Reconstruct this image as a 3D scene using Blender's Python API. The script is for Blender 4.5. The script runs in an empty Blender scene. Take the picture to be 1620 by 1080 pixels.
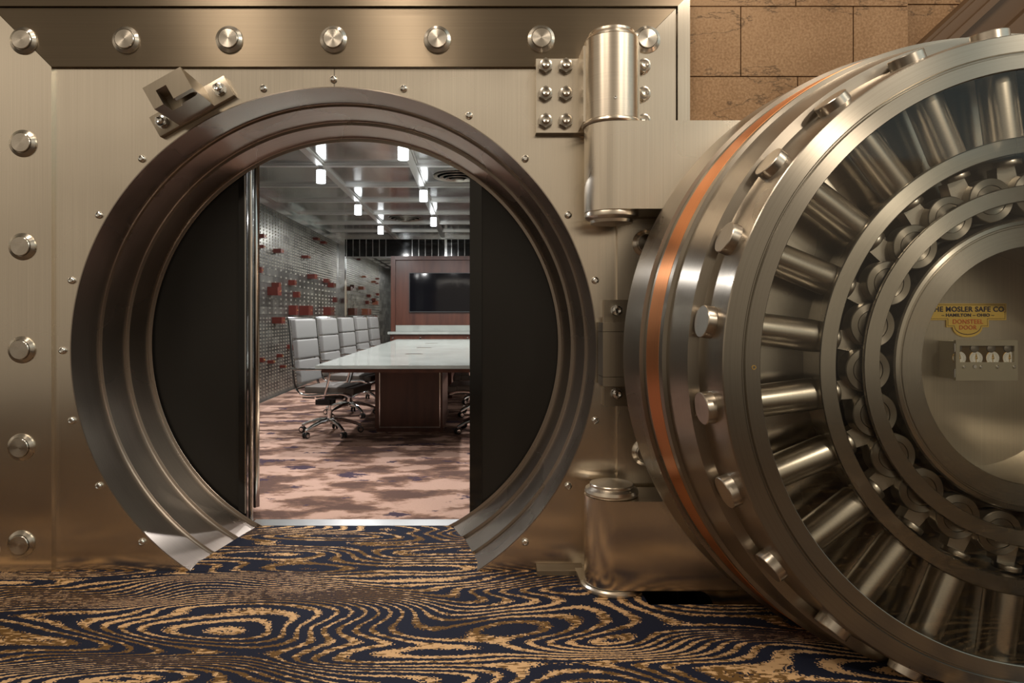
import bpy, bmesh, math, random
from mathutils import Vector, Matrix
random.seed(7)
PI = math.pi
S = bpy.context.scene
COL = S.collection
F = 1050.0            # focal length in pixels of the 1620x1080 frame
def YK(k): return F / k                                   # distance at which one metre spans k pixels
def PT(px, py, k): return Vector(((px - 751) / k, F / k, 1.2 - (py - 497) / k))

# ------------------------------------------------------------------ camera
cam = bpy.data.cameras.new('camera'); co = bpy.data.objects.new('camera', cam); COL.objects.link(co)
co.location = (0, 0, 1.2); co.rotation_euler = (PI / 2, 0, 0)
cam.sensor_width = 36; cam.lens = F / 1620 * 36
cam.shift_x = 59 / 1620; cam.shift_y = -43 / 1620
cam.clip_start = .05; cam.clip_end = 100
S.camera = co
S.view_settings.view_transform = 'Standard'; S.view_settings.look = 'None'
S.view_settings.exposure = 0.0; S.view_settings.gamma = 1
S.view_settings.use_curve_mapping = False
S.cycles.use_denoising = True
S.cycles.max_bounces = 10; S.cycles.glossy_bounces = 6; S.cycles.transparent_max_bounces = 12
S.cycles.sample_clamp_indirect = 4

# ------------------------------------------------------------------ world: the lobby around the vault
W = bpy.data.worlds.new('lobby_air'); S.world = W; W.use_nodes = True
nt = W.node_tree; nt.nodes.clear()
def wn(t, **kw):
    n = nt.nodes.new(t)
    for a, b in kw.items(): setattr(n, a, b)
    return n
wo = wn('ShaderNodeOutputWorld'); wb = wn('ShaderNodeBackground')
tc = wn('ShaderNodeTexCoord'); sp = wn('ShaderNodeSeparateXYZ')
nt.links.new(tc.outputs['Generated'], sp.inputs[0])
rz = wn('ShaderNodeValToRGB'); cr = rz.color_ramp
mr = wn('ShaderNodeMapRange'); mr.inputs['From Min'].default_value = -1; mr.inputs['From Max'].default_value = 1
nt.links.new(sp.outputs['Z'], mr.inputs['Value']); nt.links.new(mr.outputs[0], rz.inputs[0])
WST = [(0.0, (.010, .008, .006)), (.42, (.02, .016, .012)), (.445, (.15, .12, .09)), (.468, (.33, .27, .20)), (.56, (.46, .375, .275)),
       (.655, (.72, .60, .455)), (.70, (.34, .275, .20)), (.80, (.16, .125, .085)), (1.0, (.20, .165, .12))]
cr.elements[0].position = WST[0][0]; cr.elements[0].color = (*WST[0][1], 1)
cr.elements[1].position = WST[-1][0]; cr.elements[1].color = (*WST[-1][1], 1)
for p_, c_ in WST[1:-1]:
    e = cr.elements.new(p_); e.color = (*c_, 1)
nz = wn('ShaderNodeTexNoise'); nz.inputs['Scale'].default_value = 2.2; nz.inputs['Detail'].default_value = 2
nt.links.new(tc.outputs['Generated'], nz.inputs['Vector'])
nr = wn('ShaderNodeMapRange'); nr.inputs['From Min'].default_value = .3; nr.inputs['From Max'].default_value = .7
nr.inputs['To Min'].default_value = .55; nr.inputs['To Max'].default_value = 1.4
nt.links.new(nz.outputs['Fac'], nr.inputs['Value'])
mx = wn('ShaderNodeMix', data_type='RGBA', blend_type='MULTIPLY'); mx.inputs[0].default_value = 1
nt.links.new(rz.outputs[0], mx.inputs[6]); nt.links.new(nr.outputs[0], mx.inputs[7])
# cool daylight high on the right-hand side of the lobby
xr = wn('ShaderNodeMapRange'); xr.inputs['From Min'].default_value = .38; xr.inputs['From Max'].default_value = .50
nt.links.new(sp.outputs['X'], xr.inputs['Value'])
zr = wn('ShaderNodeMapRange'); zr.inputs['From Min'].default_value = .228; zr.inputs['From Max'].default_value = .24
rat = wn('ShaderNodeMath', operation='DIVIDE'); ngy = wn('ShaderNodeMath', operation='MULTIPLY'); ngy.inputs[1].default_value = -1
nt.links.new(sp.outputs['Y'], ngy.inputs[0]); nt.links.new(sp.outputs['Z'], rat.inputs[0]); nt.links.new(ngy.outputs[0], rat.inputs[1])
nt.links.new(rat.outputs[0], zr.inputs['Value'])
yr = wn('ShaderNodeMapRange'); yr.inputs['From Min'].default_value = .1; yr.inputs['From Max'].default_value = -.2
nt.links.new(sp.outputs['Y'], yr.inputs['Value'])
m1 = wn('ShaderNodeMath', operation='MULTIPLY'); m2 = wn('ShaderNodeMath', operation='MULTIPLY')
nt.links.new(xr.outputs[0], m1.inputs[0]); nt.links.new(zr.outputs[0], m1.inputs[1])
nt.links.new(m1.outputs[0], m2.inputs[0]); nt.links.new(yr.outputs[0], m2.inputs[1])
mx2 = wn('ShaderNodeMix', data_type='RGBA'); mx2.inputs[7].default_value = (.62, .72, .68, 1)
nt.links.new(m2.outputs[0], mx2.inputs[0]); nt.links.new(mx.outputs[2], mx2.inputs[6])
nt.links.new(mx2.outputs[2], wb.inputs[0]); wb.inputs[1].default_value = .85
nt.links.new(wb.outputs[0], wo.inputs[0])

# ------------------------------------------------------------------ lobby lights, plus an added fill on the door
def area(name, loc, target, size, power, color, sy=None):
    l = bpy.data.lights.new(name, 'AREA'); l.energy = power; l.color = color
    l.shape = 'RECTANGLE'; l.size = size; l.size_y = sy or size
    o = bpy.data.objects.new(name, l); COL.objects.link(o); o.location = loc
    o.rotation_euler = (Vector(target) - Vector(loc)).to_track_quat('-Z', 'Y').to_euler()
    return o
WARM = (1.0, .84, .66)
area('lobby_light', (2.0, .7, 4.3), (-.2, 3.1, 1.2), .6, 46, WARM)
area('lobby_light', (-2.0, .9, 4.3), (-1.0, 3.2, .5), .6, 26, WARM)
area('lobby_light', (3.8, .6, 4.3), (2.2, 2.6, 1.2), .8, 20, WARM)
area('lobby_light', (-.6, 1.0, 4.3), (1.9, 2.3, .9), .6, 30, WARM)
for x_, p_ in ((-2.1, 85), (-.4, 85), (1.0, 14)):
    l = bpy.data.lights.new('floor_spot', 'SPOT'); l.energy = p_; l.color = WARM; l.spot_size = math.radians(44); l.spot_blend = .9; l.shadow_soft_size = .08
    o = bpy.data.objects.new('floor_spot', l); COL.objects.link(o); o.location = (x_, 2.6, 3.9); o.rotation_euler = (Vector((x_, 2.72, 0)) - o.location).to_track_quat('-Z', 'Y').to_euler()

l = bpy.data.lights.new('door_fill_spot', 'SPOT'); l.energy = 190; l.color = WARM; l.spot_size = math.radians(34); l.spot_blend = .7; l.shadow_soft_size = .12  # added fill without a fixture, brightens plaque and bolts behind the glass
o = bpy.data.objects.new('door_fill_spot', l); COL.objects.link(o); o.location = (2.3, -1.6, 3.5); o.rotation_euler = (Vector((1.87, 2.4, 1.0)) - o.location).to_track_quat('-Z', 'Y').to_euler()

# ------------------------------------------------------------------ materials
MATS = {}
def newmat(name):
    m = bpy.data.materials.new(name); m.use_nodes = True
    b = m.node_tree.nodes['Principled BSDF']; MATS[name] = m
    return m, m.node_tree, b
def N(t, kind, **kw):
    n = t.nodes.new(kind)
    for a, b in kw.items():
        if a in n.inputs.keys() if hasattr(n.inputs, 'keys') else False: n.inputs[a].default_value = b
        else: setattr(n, a, b)
    return n
def plain(name, color, rough=.5, metal=0, emit=None, es=1, coat=0, spec=.5):
    m, t, b = newmat(name)
    b.inputs['Base Color'].default_value = (*color, 1); b.inputs['Roughness'].default_value = rough
    b.inputs['Metallic'].default_value = metal; b.inputs['Coat Weight'].default_value = coat
    b.inputs['Specular IOR Level'].default_value = spec
    if emit: b.inputs['Emission Color'].default_value = (*emit, 1); b.inputs['Emission Strength'].default_value = es
    return m
def brushed(name, color, rough=.3, aniso=.7, mode='v', bump=.02, var=.10):
    """mode v: vertical brushing, h: horizontal, c: turned about the Y axis, z: turned about the Z axis"""
    m, t, b = newmat(name); L = t.links
    b.inputs['Metallic'].default_value = 1
    b.inputs['Anisotropic'].default_value = aniso
    tcn = N(t, 'ShaderNodeTexCoord')
    if mode in 'vh':
        tg = N(t, 'ShaderNodeCombineXYZ'); tg.inputs[2 if mode == 'v' else 0].default_value = 1; tg.inputs[1].default_value = .02
    else:
        tg = N(t, 'ShaderNodeVectorMath', operation='CROSS_PRODUCT'); tg.inputs[0].default_value = (0, 1, 0) if mode == 'c' else (0, 0, 1)
        L.new(tcn.outputs['Object'], tg.inputs[1])
    L.new(tg.outputs[0], b.inputs['Tangent']); b.inputs['Anisotropic Rotation'].default_value = .25
    if mode in 'vhz':
        mp = N(t, 'ShaderNodeMapping'); mp.inputs['Scale'].default_value = {'v': (260, 260, 1.2), 'h': (1.2, 1.2, 260), 'z': (2, 2, 300)}[mode]
        L.new(tcn.outputs['Object'], mp.inputs[0]); vec = mp.outputs[0]
    else:
        s = N(t, 'ShaderNodeSeparateXYZ'); L.new(tcn.outputs['Object'], s.inputs[0])
        c2 = N(t, 'ShaderNodeCombineXYZ'); L.new(s.outputs[0], c2.inputs[0]); L.new(s.outputs[2], c2.inputs[1])
        ln = N(t, 'ShaderNodeVectorMath', operation='LENGTH'); L.new(c2.outputs[0], ln.inputs[0])
        mu = N(t, 'ShaderNodeMath', operation='MULTIPLY'); mu.inputs[1].default_value = 260; L.new(ln.outputs['Value'], mu.inputs[0])
        my = N(t, 'ShaderNodeMath', operation='MULTIPLY'); my.inputs[1].default_value = 260; L.new(s.outputs[1], my.inputs[0])
        c3 = N(t, 'ShaderNodeCombineXYZ'); L.new(mu.outputs[0], c3.inputs[0]); L.new(my.outputs[0], c3.inputs[1]); vec = c3.outputs[0]
    n1 = N(t, 'ShaderNodeTexNoise'); n1.inputs['Scale'].default_value = 1; n1.inputs['Detail'].default_value = 3
    L.new(vec, n1.inputs['Vector'])
    n2 = N(t, 'ShaderNodeTexNoise'); n2.inputs['Scale'].default_value = 2.2; n2.inputs['Detail'].default_value = 1.5
    L.new(tcn.outputs['Object'], n2.inputs['Vector'])
    mrr = N(t, 'ShaderNodeMapRange'); mrr.inputs['From Min'].default_value = .3; mrr.inputs['From Max'].default_value = .7
    mrr.inputs['To Min'].default_value = rough - .04; mrr.inputs['To Max'].default_value = rough + .04
    L.new(n2.outputs['Fac'], mrr.inputs['Value']); L.new(mrr.outputs[0], b.inputs['Roughness'])
    mc = N(t, 'ShaderNodeMapRange'); mc.inputs['From Min'].default_value = .3; mc.inputs['From Max'].default_value = .7
    mc.inputs['To Min'].default_value = 1 - var; mc.inputs['To Max'].default_value = 1 + var
    ad = N(t, 'ShaderNodeMath', operation='ADD'); L.new(n1.outputs['Fac'], ad.inputs[0]); L.new(n2.outputs['Fac'], ad.inputs[1])
    hf = N(t, 'ShaderNodeMath', operation='MULTIPLY'); hf.inputs[1].default_value = .5; L.new(ad.outputs[0], hf.inputs[0])
    L.new(hf.outputs[0], mc.inputs['Value'])
    cm = N(t, 'ShaderNodeMix', data_type='RGBA', blend_type='MULTIPLY'); cm.inputs[0].default_value = 1
    cm.inputs[6].default_value = (*color, 1); L.new(mc.outputs[0], cm.inputs[7]); L.new(cm.outputs[2], b.inputs['Base Color'])
    if False:
        bp = N(t, 'ShaderNodeBump'); bp.inputs['Strength'].default_value = bump; bp.inputs['Distance'].default_value = .002
        L.new(n1.outputs['Fac'], bp.inputs['Height']); L.new(bp.outputs[0], b.inputs['Normal'])
    return m
ST = (.78, .715, .615)
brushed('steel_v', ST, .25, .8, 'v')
brushed('steel_h', (.29, .24, .18), .42, .9, 'h')  # base darkened to carry the dim reflections of the horizontally brushed top panel
brushed('steel_c', (.60, .56, .50), .27, .8, 'c')
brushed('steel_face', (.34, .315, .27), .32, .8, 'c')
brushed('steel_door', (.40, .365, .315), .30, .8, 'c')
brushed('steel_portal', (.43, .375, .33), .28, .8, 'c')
brushed('steel_tool', (.44, .39, .32), .33, .0, 'v')
brushed('steel_z', (.72, .66, .57), .33, .6, 'z')
brushed('steel_disc', (.66, .60, .50), .36, .3, 'v')
brushed('steel_plain', (.62, .57, .50), .30, .0, 'v', bump=.01)
brushed('copper', (.86, .36, .15), .33, .7, 'c', var=.16)
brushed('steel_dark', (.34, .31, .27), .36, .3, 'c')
brushed('room_steel', (.72, .73, .71), .18, .5, 'h', bump=.02, var=.2)
plain('chrome', (.82, .82, .82), .08, 1)
plain('polished', (.75, .75, .74), .14, 1)
plain('threshold', (.50, .51, .51), .30, .95)
plain('beam_steel', (.80, .80, .78), .30, .85)
plain('mirror', (.78, .79, .77), .02, 1)
plain('black_paint', (.012, .011, .010), .34)
plain('black_gloss', (.010, .010, .010), .10)
plain('shade_black', (.004, .004, .004), .9, spec=0)  # near-black colour stands in for the shade inside floor pit and duct
plain('brass_line', (.10, .05, .03), .5)
plain('navy_enamel', (.02, .015, .04), .4)
plain('orange_enamel', (.62, .13, .03), .4)
plain('dial_white', (.90, .90, .85), .5)
plain('dial_ink', (.03, .03, .03), .4)
plain('movement', (.16, .11, .05), .4, .8)
plain('time_case', (.50, .46, .36), .42, .6)
plain('brass', (.80, .55, .20), .25, 1)
plain('plaque_brass', (.85, .60, .14), .40, .35)
plain('black_plastic', (.012, .012, .012), .4)
plain('red_box', (.085, .013, .008), .38)
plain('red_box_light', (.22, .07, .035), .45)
plain('screen', (.006, .006, .008), .06)
plain('lamp_glass', (.9, .95, 1), .2, 0, (.93, .97, 1.0), 5)
plain('seal_rubber', (.01, .01, .01), .7)
plain('leather_seat', (.085, .070, .058), .42)
plain('leather_back', (.20, .198, .19), .42)

def m_glass():
    m, t, b = newmat('glass'); L = t.links
    tr = N(t, 'ShaderNodeBsdfTransparent'); tr.inputs[0].default_value = (.97, .98, .95, 1)
    gl = N(t, 'ShaderNodeBsdfGlossy'); gl.inputs['Roughness'].default_value = 0.0
    fr = N(t, 'ShaderNodeFresnel'); fr.inputs[0].default_value = 1.55
    mxs = N(t, 'ShaderNodeMixShader'); L.new(fr.outputs[0], mxs.inputs[0]); L.new(tr.outputs[0], mxs.inputs[1]); L.new(gl.outputs[0], mxs.inputs[2])
    L.new(mxs.outputs[0], t.nodes['Material Output'].inputs[0]); return m
m_glass()

def m_wood():
    m, t, b = newmat('wood'); L = t.links
    tcn = N(t, 'ShaderNodeTexCoord'); mp = N(t, 'ShaderNodeMapping'); mp.inputs['Scale'].default_value = (7, 7, .9)
    L.new(tcn.outputs['Object'], mp.inputs[0])
    n = N(t, 'ShaderNodeTexNoise'); n.inputs['Scale'].default_value = 1.4; n.inputs['Detail'].default_value = 6; L.new(mp.outputs[0], n.inputs['Vector'])
    r = N(t, 'ShaderNodeValToRGB'); r.color_ramp.elements[0].position = .3; r.color_ramp.elements[0].color = (.060, .019, .011, 1)
    r.color_ramp.elements[1].position = .72; r.color_ramp.elements[1].color = (.120, .040, .022, 1)
    L.new(n.outputs['Fac'], r.inputs[0]); L.new(r.outputs[0], b.inputs['Base Color']); b.inputs['Roughness'].default_value = .32
m_wood()
def m_marble():
    m, t, b = newmat('marble'); L = t.links
    tcn = N(t, 'ShaderNodeTexCoord')
    n = N(t, 'ShaderNodeTexNoise'); n.inputs['Scale'].default_value = 2.6; n.inputs['Detail'].default_value = 9; n.inputs['Distortion'].default_value = .6
    L.new(tcn.outputs['Object'], n.inputs['Vector'])
    r = N(t, 'ShaderNodeValToRGB'); r.color_ramp.elements[0].position = .35; r.color_ramp.elements[0].color = (.32, .345, .32, 1)
    r.color_ramp.elements[1].position = .6; r.color_ramp.elements[1].color = (.40, .43, .40, 1)
    L.new(n.outputs['Fac'], r.inputs[0]); L.new(r.outputs[0], b.inputs['Base Color']); b.inputs['Roughness'].default_value = .12
m_marble()
def m_sandstone():
    m, t, b = newmat('sandstone'); L = t.links
    tcn = N(t, 'ShaderNodeTexCoord')
    n = N(t, 'ShaderNodeTexNoise'); n.inputs['Scale'].default_value = 90; n.inputs['Detail'].default_value = 4; L.new(tcn.outputs['Object'], n.inputs['Vector'])
    n2 = N(t, 'ShaderNodeTexNoise'); n2.inputs['Scale'].default_value = 1.7; n2.inputs['Detail'].default_value = 4; L.new(tcn.outputs['Object'], n2.inputs['Vector'])
    ad = N(t, 'ShaderNodeMath', operation='ADD'); L.new(n.outputs['Fac'], ad.inputs[0]); L.new(n2.outputs['Fac'], ad.inputs[1])
    r = N(t, 'ShaderNodeValToRGB'); r.color_ramp.elements[0].position = .42; r.color_ramp.elements[0].color = (.25, .145, .07, 1)
    r.color_ramp.elements[1].position = .62; r.color_ramp.elements[1].color = (.41, .265, .15, 1)
    hf = N(t, 'ShaderNodeMath', operation='MULTIPLY'); hf.inputs[1].default_value = .5; L.new(ad.outputs[0], hf.inputs[0]); L.new(hf.outputs[0], r.inputs[0])
    # thin wandering dark veins
    mp = N(t, 'ShaderNodeMapping'); mp.inputs['Scale'].default_value = (1.2, 1.2, 3.4); mp.inputs['Rotation'].default_value = (0, .35, 0); L.new(tcn.outputs['Object'], mp.inputs[0])
    v = N(t, 'ShaderNodeTexNoise'); v.inputs['Scale'].default_value = .8; v.inputs['Detail'].default_value = 7; v.inputs['Roughness'].default_value = .62; L.new(mp.outputs[0], v.inputs['Vector'])
    s = N(t, 'ShaderNodeMath', operation='SUBTRACT'); s.inputs[1].default_value = .46; L.new(v.outputs['Fac'], s.inputs[0])
    a = N(t, 'ShaderNodeMath', operation='ABSOLUTE'); L.new(s.outputs[0], a.inputs[0])
    q = N(t, 'ShaderNodeMapRange'); q.inputs['From Min'].default_value = .0; q.inputs['From Max'].default_value = .008; L.new(a.outputs[0], q.inputs['Value'])
    q.inputs['To Min'].default_value = .42
    cm = N(t, 'ShaderNodeMix', data_type='RGBA', blend_type='MULTIPLY'); cm.inputs[0].default_value = 1
    L.new(r.outputs[0], cm.inputs[6]); L.new(q.outputs[0], cm.inputs[7]); L.new(cm.outputs[2], b.inputs['Base Color'])
    b.inputs['Roughness'].default_value = .75
m_sandstone()
plain('dark_stone', (.115, .066, .032), .55)
def m_lobby_carpet():
    m, t, b = newmat('lobby_carpet'); L = t.links
    tcn = N(t, 'ShaderNodeTexCoord')
    mp = N(t, 'ShaderNodeMapping'); mp.inputs['Scale'].default_value = (.55, 1.9, 1); mp.inputs['Location'].default_value = (1.7, .6, 0); L.new(tcn.outputs['Object'], mp.inputs[0])
    n = N(t, 'ShaderNodeTexNoise'); n.inputs['Scale'].default_value = 1.35; n.inputs['Detail'].default_value = 1.2; n.inputs['Roughness'].default_value = .35; n.inputs['Distortion'].default_value = .35
    L.new(mp.outputs[0], n.inputs['Vector'])
    sx = N(t, 'ShaderNodeSeparateXYZ'); L.new(tcn.outputs['Object'], sx.inputs[0])
    g = N(t, 'ShaderNodeMath', operation='MULTIPLY'); g.inputs[1].default_value = .40; L.new(sx.outputs[1], g.inputs[0])
    ad = N(t, 'ShaderNodeMath', operation='ADD'); L.new(n.outputs['Fac'], ad.inputs[0]); L.new(g.outputs[0], ad.inputs[1])
    # coarse tuft grid, so the edges of the stripes break up
    fz = N(t, 'ShaderNodeTexWhiteNoise', noise_dimensions='2D')
    sn = N(t, 'ShaderNodeVectorMath', operation='SNAP'); sn.inputs[1].default_value = (.006, .006, .006); L.new(tcn.outputs['Object'], sn.inputs[0]); L.new(sn.outputs[0], fz.inputs['Vector'])
    fm = N(t, 'ShaderNodeMath', operation='MULTIPLY_ADD'); fm.inputs[1].default_value = .0055; L.new(fz.outputs['Value'], fm.inputs[0]); L.new(ad.outputs[0], fm.inputs[2])
    mu = N(t, 'ShaderNodeMath', operation='MULTIPLY'); mu.inputs[1].default_value = 36; L.new(fm.outputs[0], mu.inputs[0])
    fr = N(t, 'ShaderNodeMath', operation='FRACT'); L.new(mu.outputs[0], fr.inputs[0])
    # band width varies from place to place
    wv = N(t, 'ShaderNodeTexNoise'); wv.inputs['Scale'].default_value = 2.3; L.new(mp.outputs[0], wv.inputs['Vector'])
    wt = N(t, 'ShaderNodeMapRange'); wt.inputs['From Min'].default_value = .3; wt.inputs['From Max'].default_value = .7; wt.inputs['To Min'].default_value = .48; wt.inputs['To Max'].default_value = .78; L.new(wv.outputs['Fac'], wt.inputs['Value'])
    gt = N(t, 'ShaderNodeMath', operation='GREATER_THAN'); L.new(fr.outputs[0], gt.inputs[0]); L.new(wt.outputs[0], gt.inputs[1])
    # speckled brown-or-gold yarn
    mp2 = N(t, 'ShaderNodeMapping'); mp2.inputs['Scale'].default_value = (1, 3, 1); L.new(sn.outputs[0], mp2.inputs[0])
    g2 = N(t, 'ShaderNodeTexNoise'); g2.inputs['Scale'].default_value = 26; g2.inputs['Detail'].default_value = 3; L.new(mp2.outputs[0], g2.inputs['Vector'])
    g3 = N(t, 'ShaderNodeTexNoise'); g3.inputs['Scale'].default_value = 1.7; L.new(mp.outputs[0], g3.inputs['Vector'])
    ga = N(t, 'ShaderNodeMath', operation='ADD'); L.new(g2.outputs['Fac'], ga.inputs[0]); L.new(g3.outputs['Fac'], ga.inputs[1])
    gr = N(t, 'ShaderNodeMapRange'); gr.inputs['From Min'].default_value = .96; gr.inputs['From Max'].default_value = 1.03; L.new(ga.outputs[0], gr.inputs['Value'])
    yc = N(t, 'ShaderNodeMix', data_type='RGBA'); yc.inputs[6].default_value = (.64, .41, .215, 1); yc.inputs[7].default_value = (.155, .085, .03, 1); L.new(gr.outputs[0], yc.inputs[0])
    fc = N(t, 'ShaderNodeMix', data_type='RGBA'); fc.inputs[6].default_value = (.016, .019, .036, 1); L.new(gt.outputs[0], fc.inputs[0]); L.new(yc.outputs[2], fc.inputs[7])
    L.new(fc.outputs[2], b.inputs['Base Color']); b.inputs['Roughness'].default_value = .9; b.inputs['Specular IOR Level'].default_value = .1
    bn = N(t, 'ShaderNodeTexNoise'); bn.inputs['Scale'].default_value = 420; L.new(tcn.outputs['Object'], bn.inputs['Vector'])
    bp = N(t, 'ShaderNodeBump'); bp.inputs['Strength'].default_value = .5; bp.inputs['Distance'].default_value = .004; L.new(bn.outputs['Fac'], bp.inputs['Height']); L.new(bp.outputs[0], b.inputs['Normal'])
m_lobby_carpet()
def m_room_carpet():
    m, t, b = newmat('room_carpet'); L = t.links
    tcn = N(t, 'ShaderNodeTexCoord')
    def nz_(sx, sy, sc, det, off=0):
        mp = N(t, 'ShaderNodeMapping'); mp.inputs['Scale'].default_value = (sx, sy, 1); mp.inputs['Location'].default_value = (off, off, 0); L.new(tcn.outputs['Object'], mp.inputs[0])
        n = N(t, 'ShaderNodeTexNoise'); n.inputs['Scale'].default_value = sc; n.inputs['Detail'].default_value = det; n.inputs['Roughness'].default_value = .62; L.new(mp.outputs[0], n.inputs['Vector']); return n
    n1 = nz_(.75, 1.3, 3.3, 8); n2 = nz_(.8, 1.4, 3.4, 7, 5.3)
    r = N(t, 'ShaderNodeValToRGB'); e = r.color_ramp; e.interpolation = 'LINEAR'
    e.elements[0].position = .44; e.elements[0].color = (.50, .33, .26, 1)
    e.elements[1].position = .58; e.elements[1].color = (.115, .068, .055, 1)
    x = e.elements.new(.475); x.color = (.42, .27, .21, 1)
    x = e.elements.new(.505); x.color = (.24, .14, .10, 1)
    L.new(n1.outputs['Fac'], r.inputs[0])
    q = N(t, 'ShaderNodeMapRange'); q.inputs['From Min'].default_value = .595; q.inputs['From Max'].default_value = .615; L.new(n2.outputs['Fac'], q.inputs['Value'])
    mxx = N(t, 'ShaderNodeMix', data_type='RGBA'); mxx.inputs[7].default_value = (.065, .045, .065, 1); L.new(q.outputs[0], mxx.inputs[0]); L.new(r.outputs[0], mxx.inputs[6])
    L.new(mxx.outputs[2], b.inputs['Base Color']); b.inputs['Roughness'].default_value = .95; b.inputs['Specular IOR Level'].default_value = .1
    bn = N(t, 'ShaderNodeTexNoise'); bn.inputs['Scale'].default_value = 60; bn.inputs['Detail'].default_value = 4; L.new(tcn.outputs['Object'], bn.inputs['Vector'])
    bp = N(t, 'ShaderNodeBump'); bp.inputs['Strength'].default_value = .6; bp.inputs['Distance'].default_value = .01; L.new(bn.outputs['Fac'], bp.inputs['Height']); L.new(bp.outputs[0], b.inputs['Normal'])
m_room_carpet()
def m_box_nest():
    m, t, b = newmat('box_nest'); L = t.links
    tcn = N(t, 'ShaderNodeTexCoord'); s = N(t, 'ShaderNodeSeparateXYZ'); L.new(tcn.outputs['Object'], s.inputs[0])
    c = N(t, 'ShaderNodeCombineXYZ'); L.new(s.outputs[1], c.inputs[0]); L.new(s.outputs[2], c.inputs[1])
    br = N(t, 'ShaderNodeTexBrick'); br.offset = 0; br.inputs['Scale'].default_value = 1; br.inputs['Brick Width'].default_value = .25; br.inputs['Row Height'].default_value = .10
    br.inputs['Mortar Size'].default_value = .0025; br.inputs['Color1'].default_value = (.12, .12, .11, 1); br.inputs['Color2'].default_value = (.32, .32, .29, 1); br.inputs['Mortar'].default_value = (.05, .05, .045, 1)
    L.new(c.outputs[0], br.inputs['Vector'])
    n = N(t, 'ShaderNodeTexNoise'); n.inputs['Scale'].default_value = 3; n.inputs['Detail'].default_value = 6; L.new(tcn.outputs['Object'], n.inputs['Vector'])
    cm = N(t, 'ShaderNodeMix', data_type='RGBA', blend_type='OVERLAY'); cm.inputs[0].default_value = .6; L.new(br.outputs[0], cm.inputs[6]); L.new(n.outputs['Fac'], cm.inputs[7])
    L.new(cm.outputs[2], b.inputs['Base Color']); b.inputs['Metallic'].default_value = .85; b.inputs['Roughness'].default_value = .30
m_box_nest()
plain('knuckle', (.50, .48, .42), .35, .9)
plain('knuckle_shadow', (.03, .028, .025), .6)
plain('cast_light', (.10, .10, .10), .4)

# ------------------------------------------------------------------ mesh helpers
def mk(name, bm, mats, parent=None, loc=(0, 0, 0), angle=32, bevel=0):
    """bm holds geometry relative to loc (a world position)"""
    if bevel:
        es = [e for e in bm.edges if len(e.link_faces) == 2 and e.calc_face_angle(0) > .6]
        bmesh.ops.bevel(bm, geom=es, offset=bevel, segments=2, affect='EDGES', profile=.6, clamp_overlap=True)
    bmesh.ops.recalc_face_normals(bm, faces=bm.faces)
    a = math.radians(angle)
    for e in bm.edges: e.smooth = not (len(e.link_faces) == 2 and e.calc_face_angle(0) > a)
    for f in bm.faces: f.smooth = True
    me = bpy.data.meshes.new(name); bm.to_mesh(me); bm.free()
    for m in (mats if isinstance(mats, (list, tuple)) else [mats]): me.materials.append(MATS[m])
    o = bpy.data.objects.new(name, me); COL.objects.link(o)
    put(o, parent, loc); return o
def wpos(o):
    p = Vector(o.location)
    while o.parent: o = o.parent; p = p + Vector(o.location)
    return p
def put(o, parent, loc):
    if parent is not None: o.parent = parent; o.location = Vector(loc) - wpos(parent)
    else: o.location = loc
def thing(name, label, cat, loc, group=None):
    o = bpy.data.objects.new(name, None); COL.objects.link(o); o.location = loc
    o.empty_display_size = .1
    return tag(o, label, cat, group)
def tag(o, label, cat, group=None):
    o['label'] = label; o['category'] = cat
    if group: o['group'] = group
    return o
def struct(name, bm, mats, label=None, parent=None, loc=(0, 0, 0), **kw):
    o = mk(name, bm, mats, parent, loc, **kw); o['kind'] = 'structure'
    if label: o['label'] = label
    return o
def NB(): return bmesh.new()
def box(bm, x0, x1, y0, y1, z0, z1, mi=0, M=None):
    vs = [bm.verts.new(((x0, x1)[i & 1], (y0, y1)[i >> 1 & 1], (z0, z1)[i >> 2 & 1])) for i in range(8)]
    fs = [bm.faces.new([vs[i] for i in q]) for q in ((0, 2, 3, 1), (4, 5, 7, 6), (0, 1, 5, 4), (2, 6, 7, 3), (0, 4, 6, 2), (1, 3, 7, 5))]
    for f in fs: f.material_index = mi
    if M is not None: bmesh.ops.transform(bm, matrix=M, verts=vs)
    return vs
def lathe(bm, prof, n=96, axis='Y', mi=0, closed=False, M=None):
    """prof: list of (r, h) ; h runs along the axis"""
    rings = []; allv = []
    for r, h in prof:
        if r < 1e-6:
            p = (0, h, 0) if axis == 'Y' else (0, 0, h)
            v = bm.verts.new(p); rings.append([v] * n); allv.append(v); continue
        row = []
        for i in range(n):
            a = 2 * PI * i / n
            c, s = r * math.cos(a), r * math.sin(a)
            row.append(bm.verts.new((c, h, s) if axis == 'Y' else (c, s, h)))
        rings.append(row); allv += row
    m = len(rings)
    for j in range(m if closed else m - 1):
        A, B = rings[j], rings[(j + 1) % m]
        for i in range(n):
            q = [A[i], A[(i + 1) % n], B[(i + 1) % n], B[i]]
            u = []
            for v in q:
                if v not in u: u.append(v)
            if len(u) >= 3:
                try: f = bm.faces.new(u); f.material_index = mi
                except ValueError: pass
    if M is not None: bmesh.ops.transform(bm, matrix=M, verts=allv)
    return allv
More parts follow.
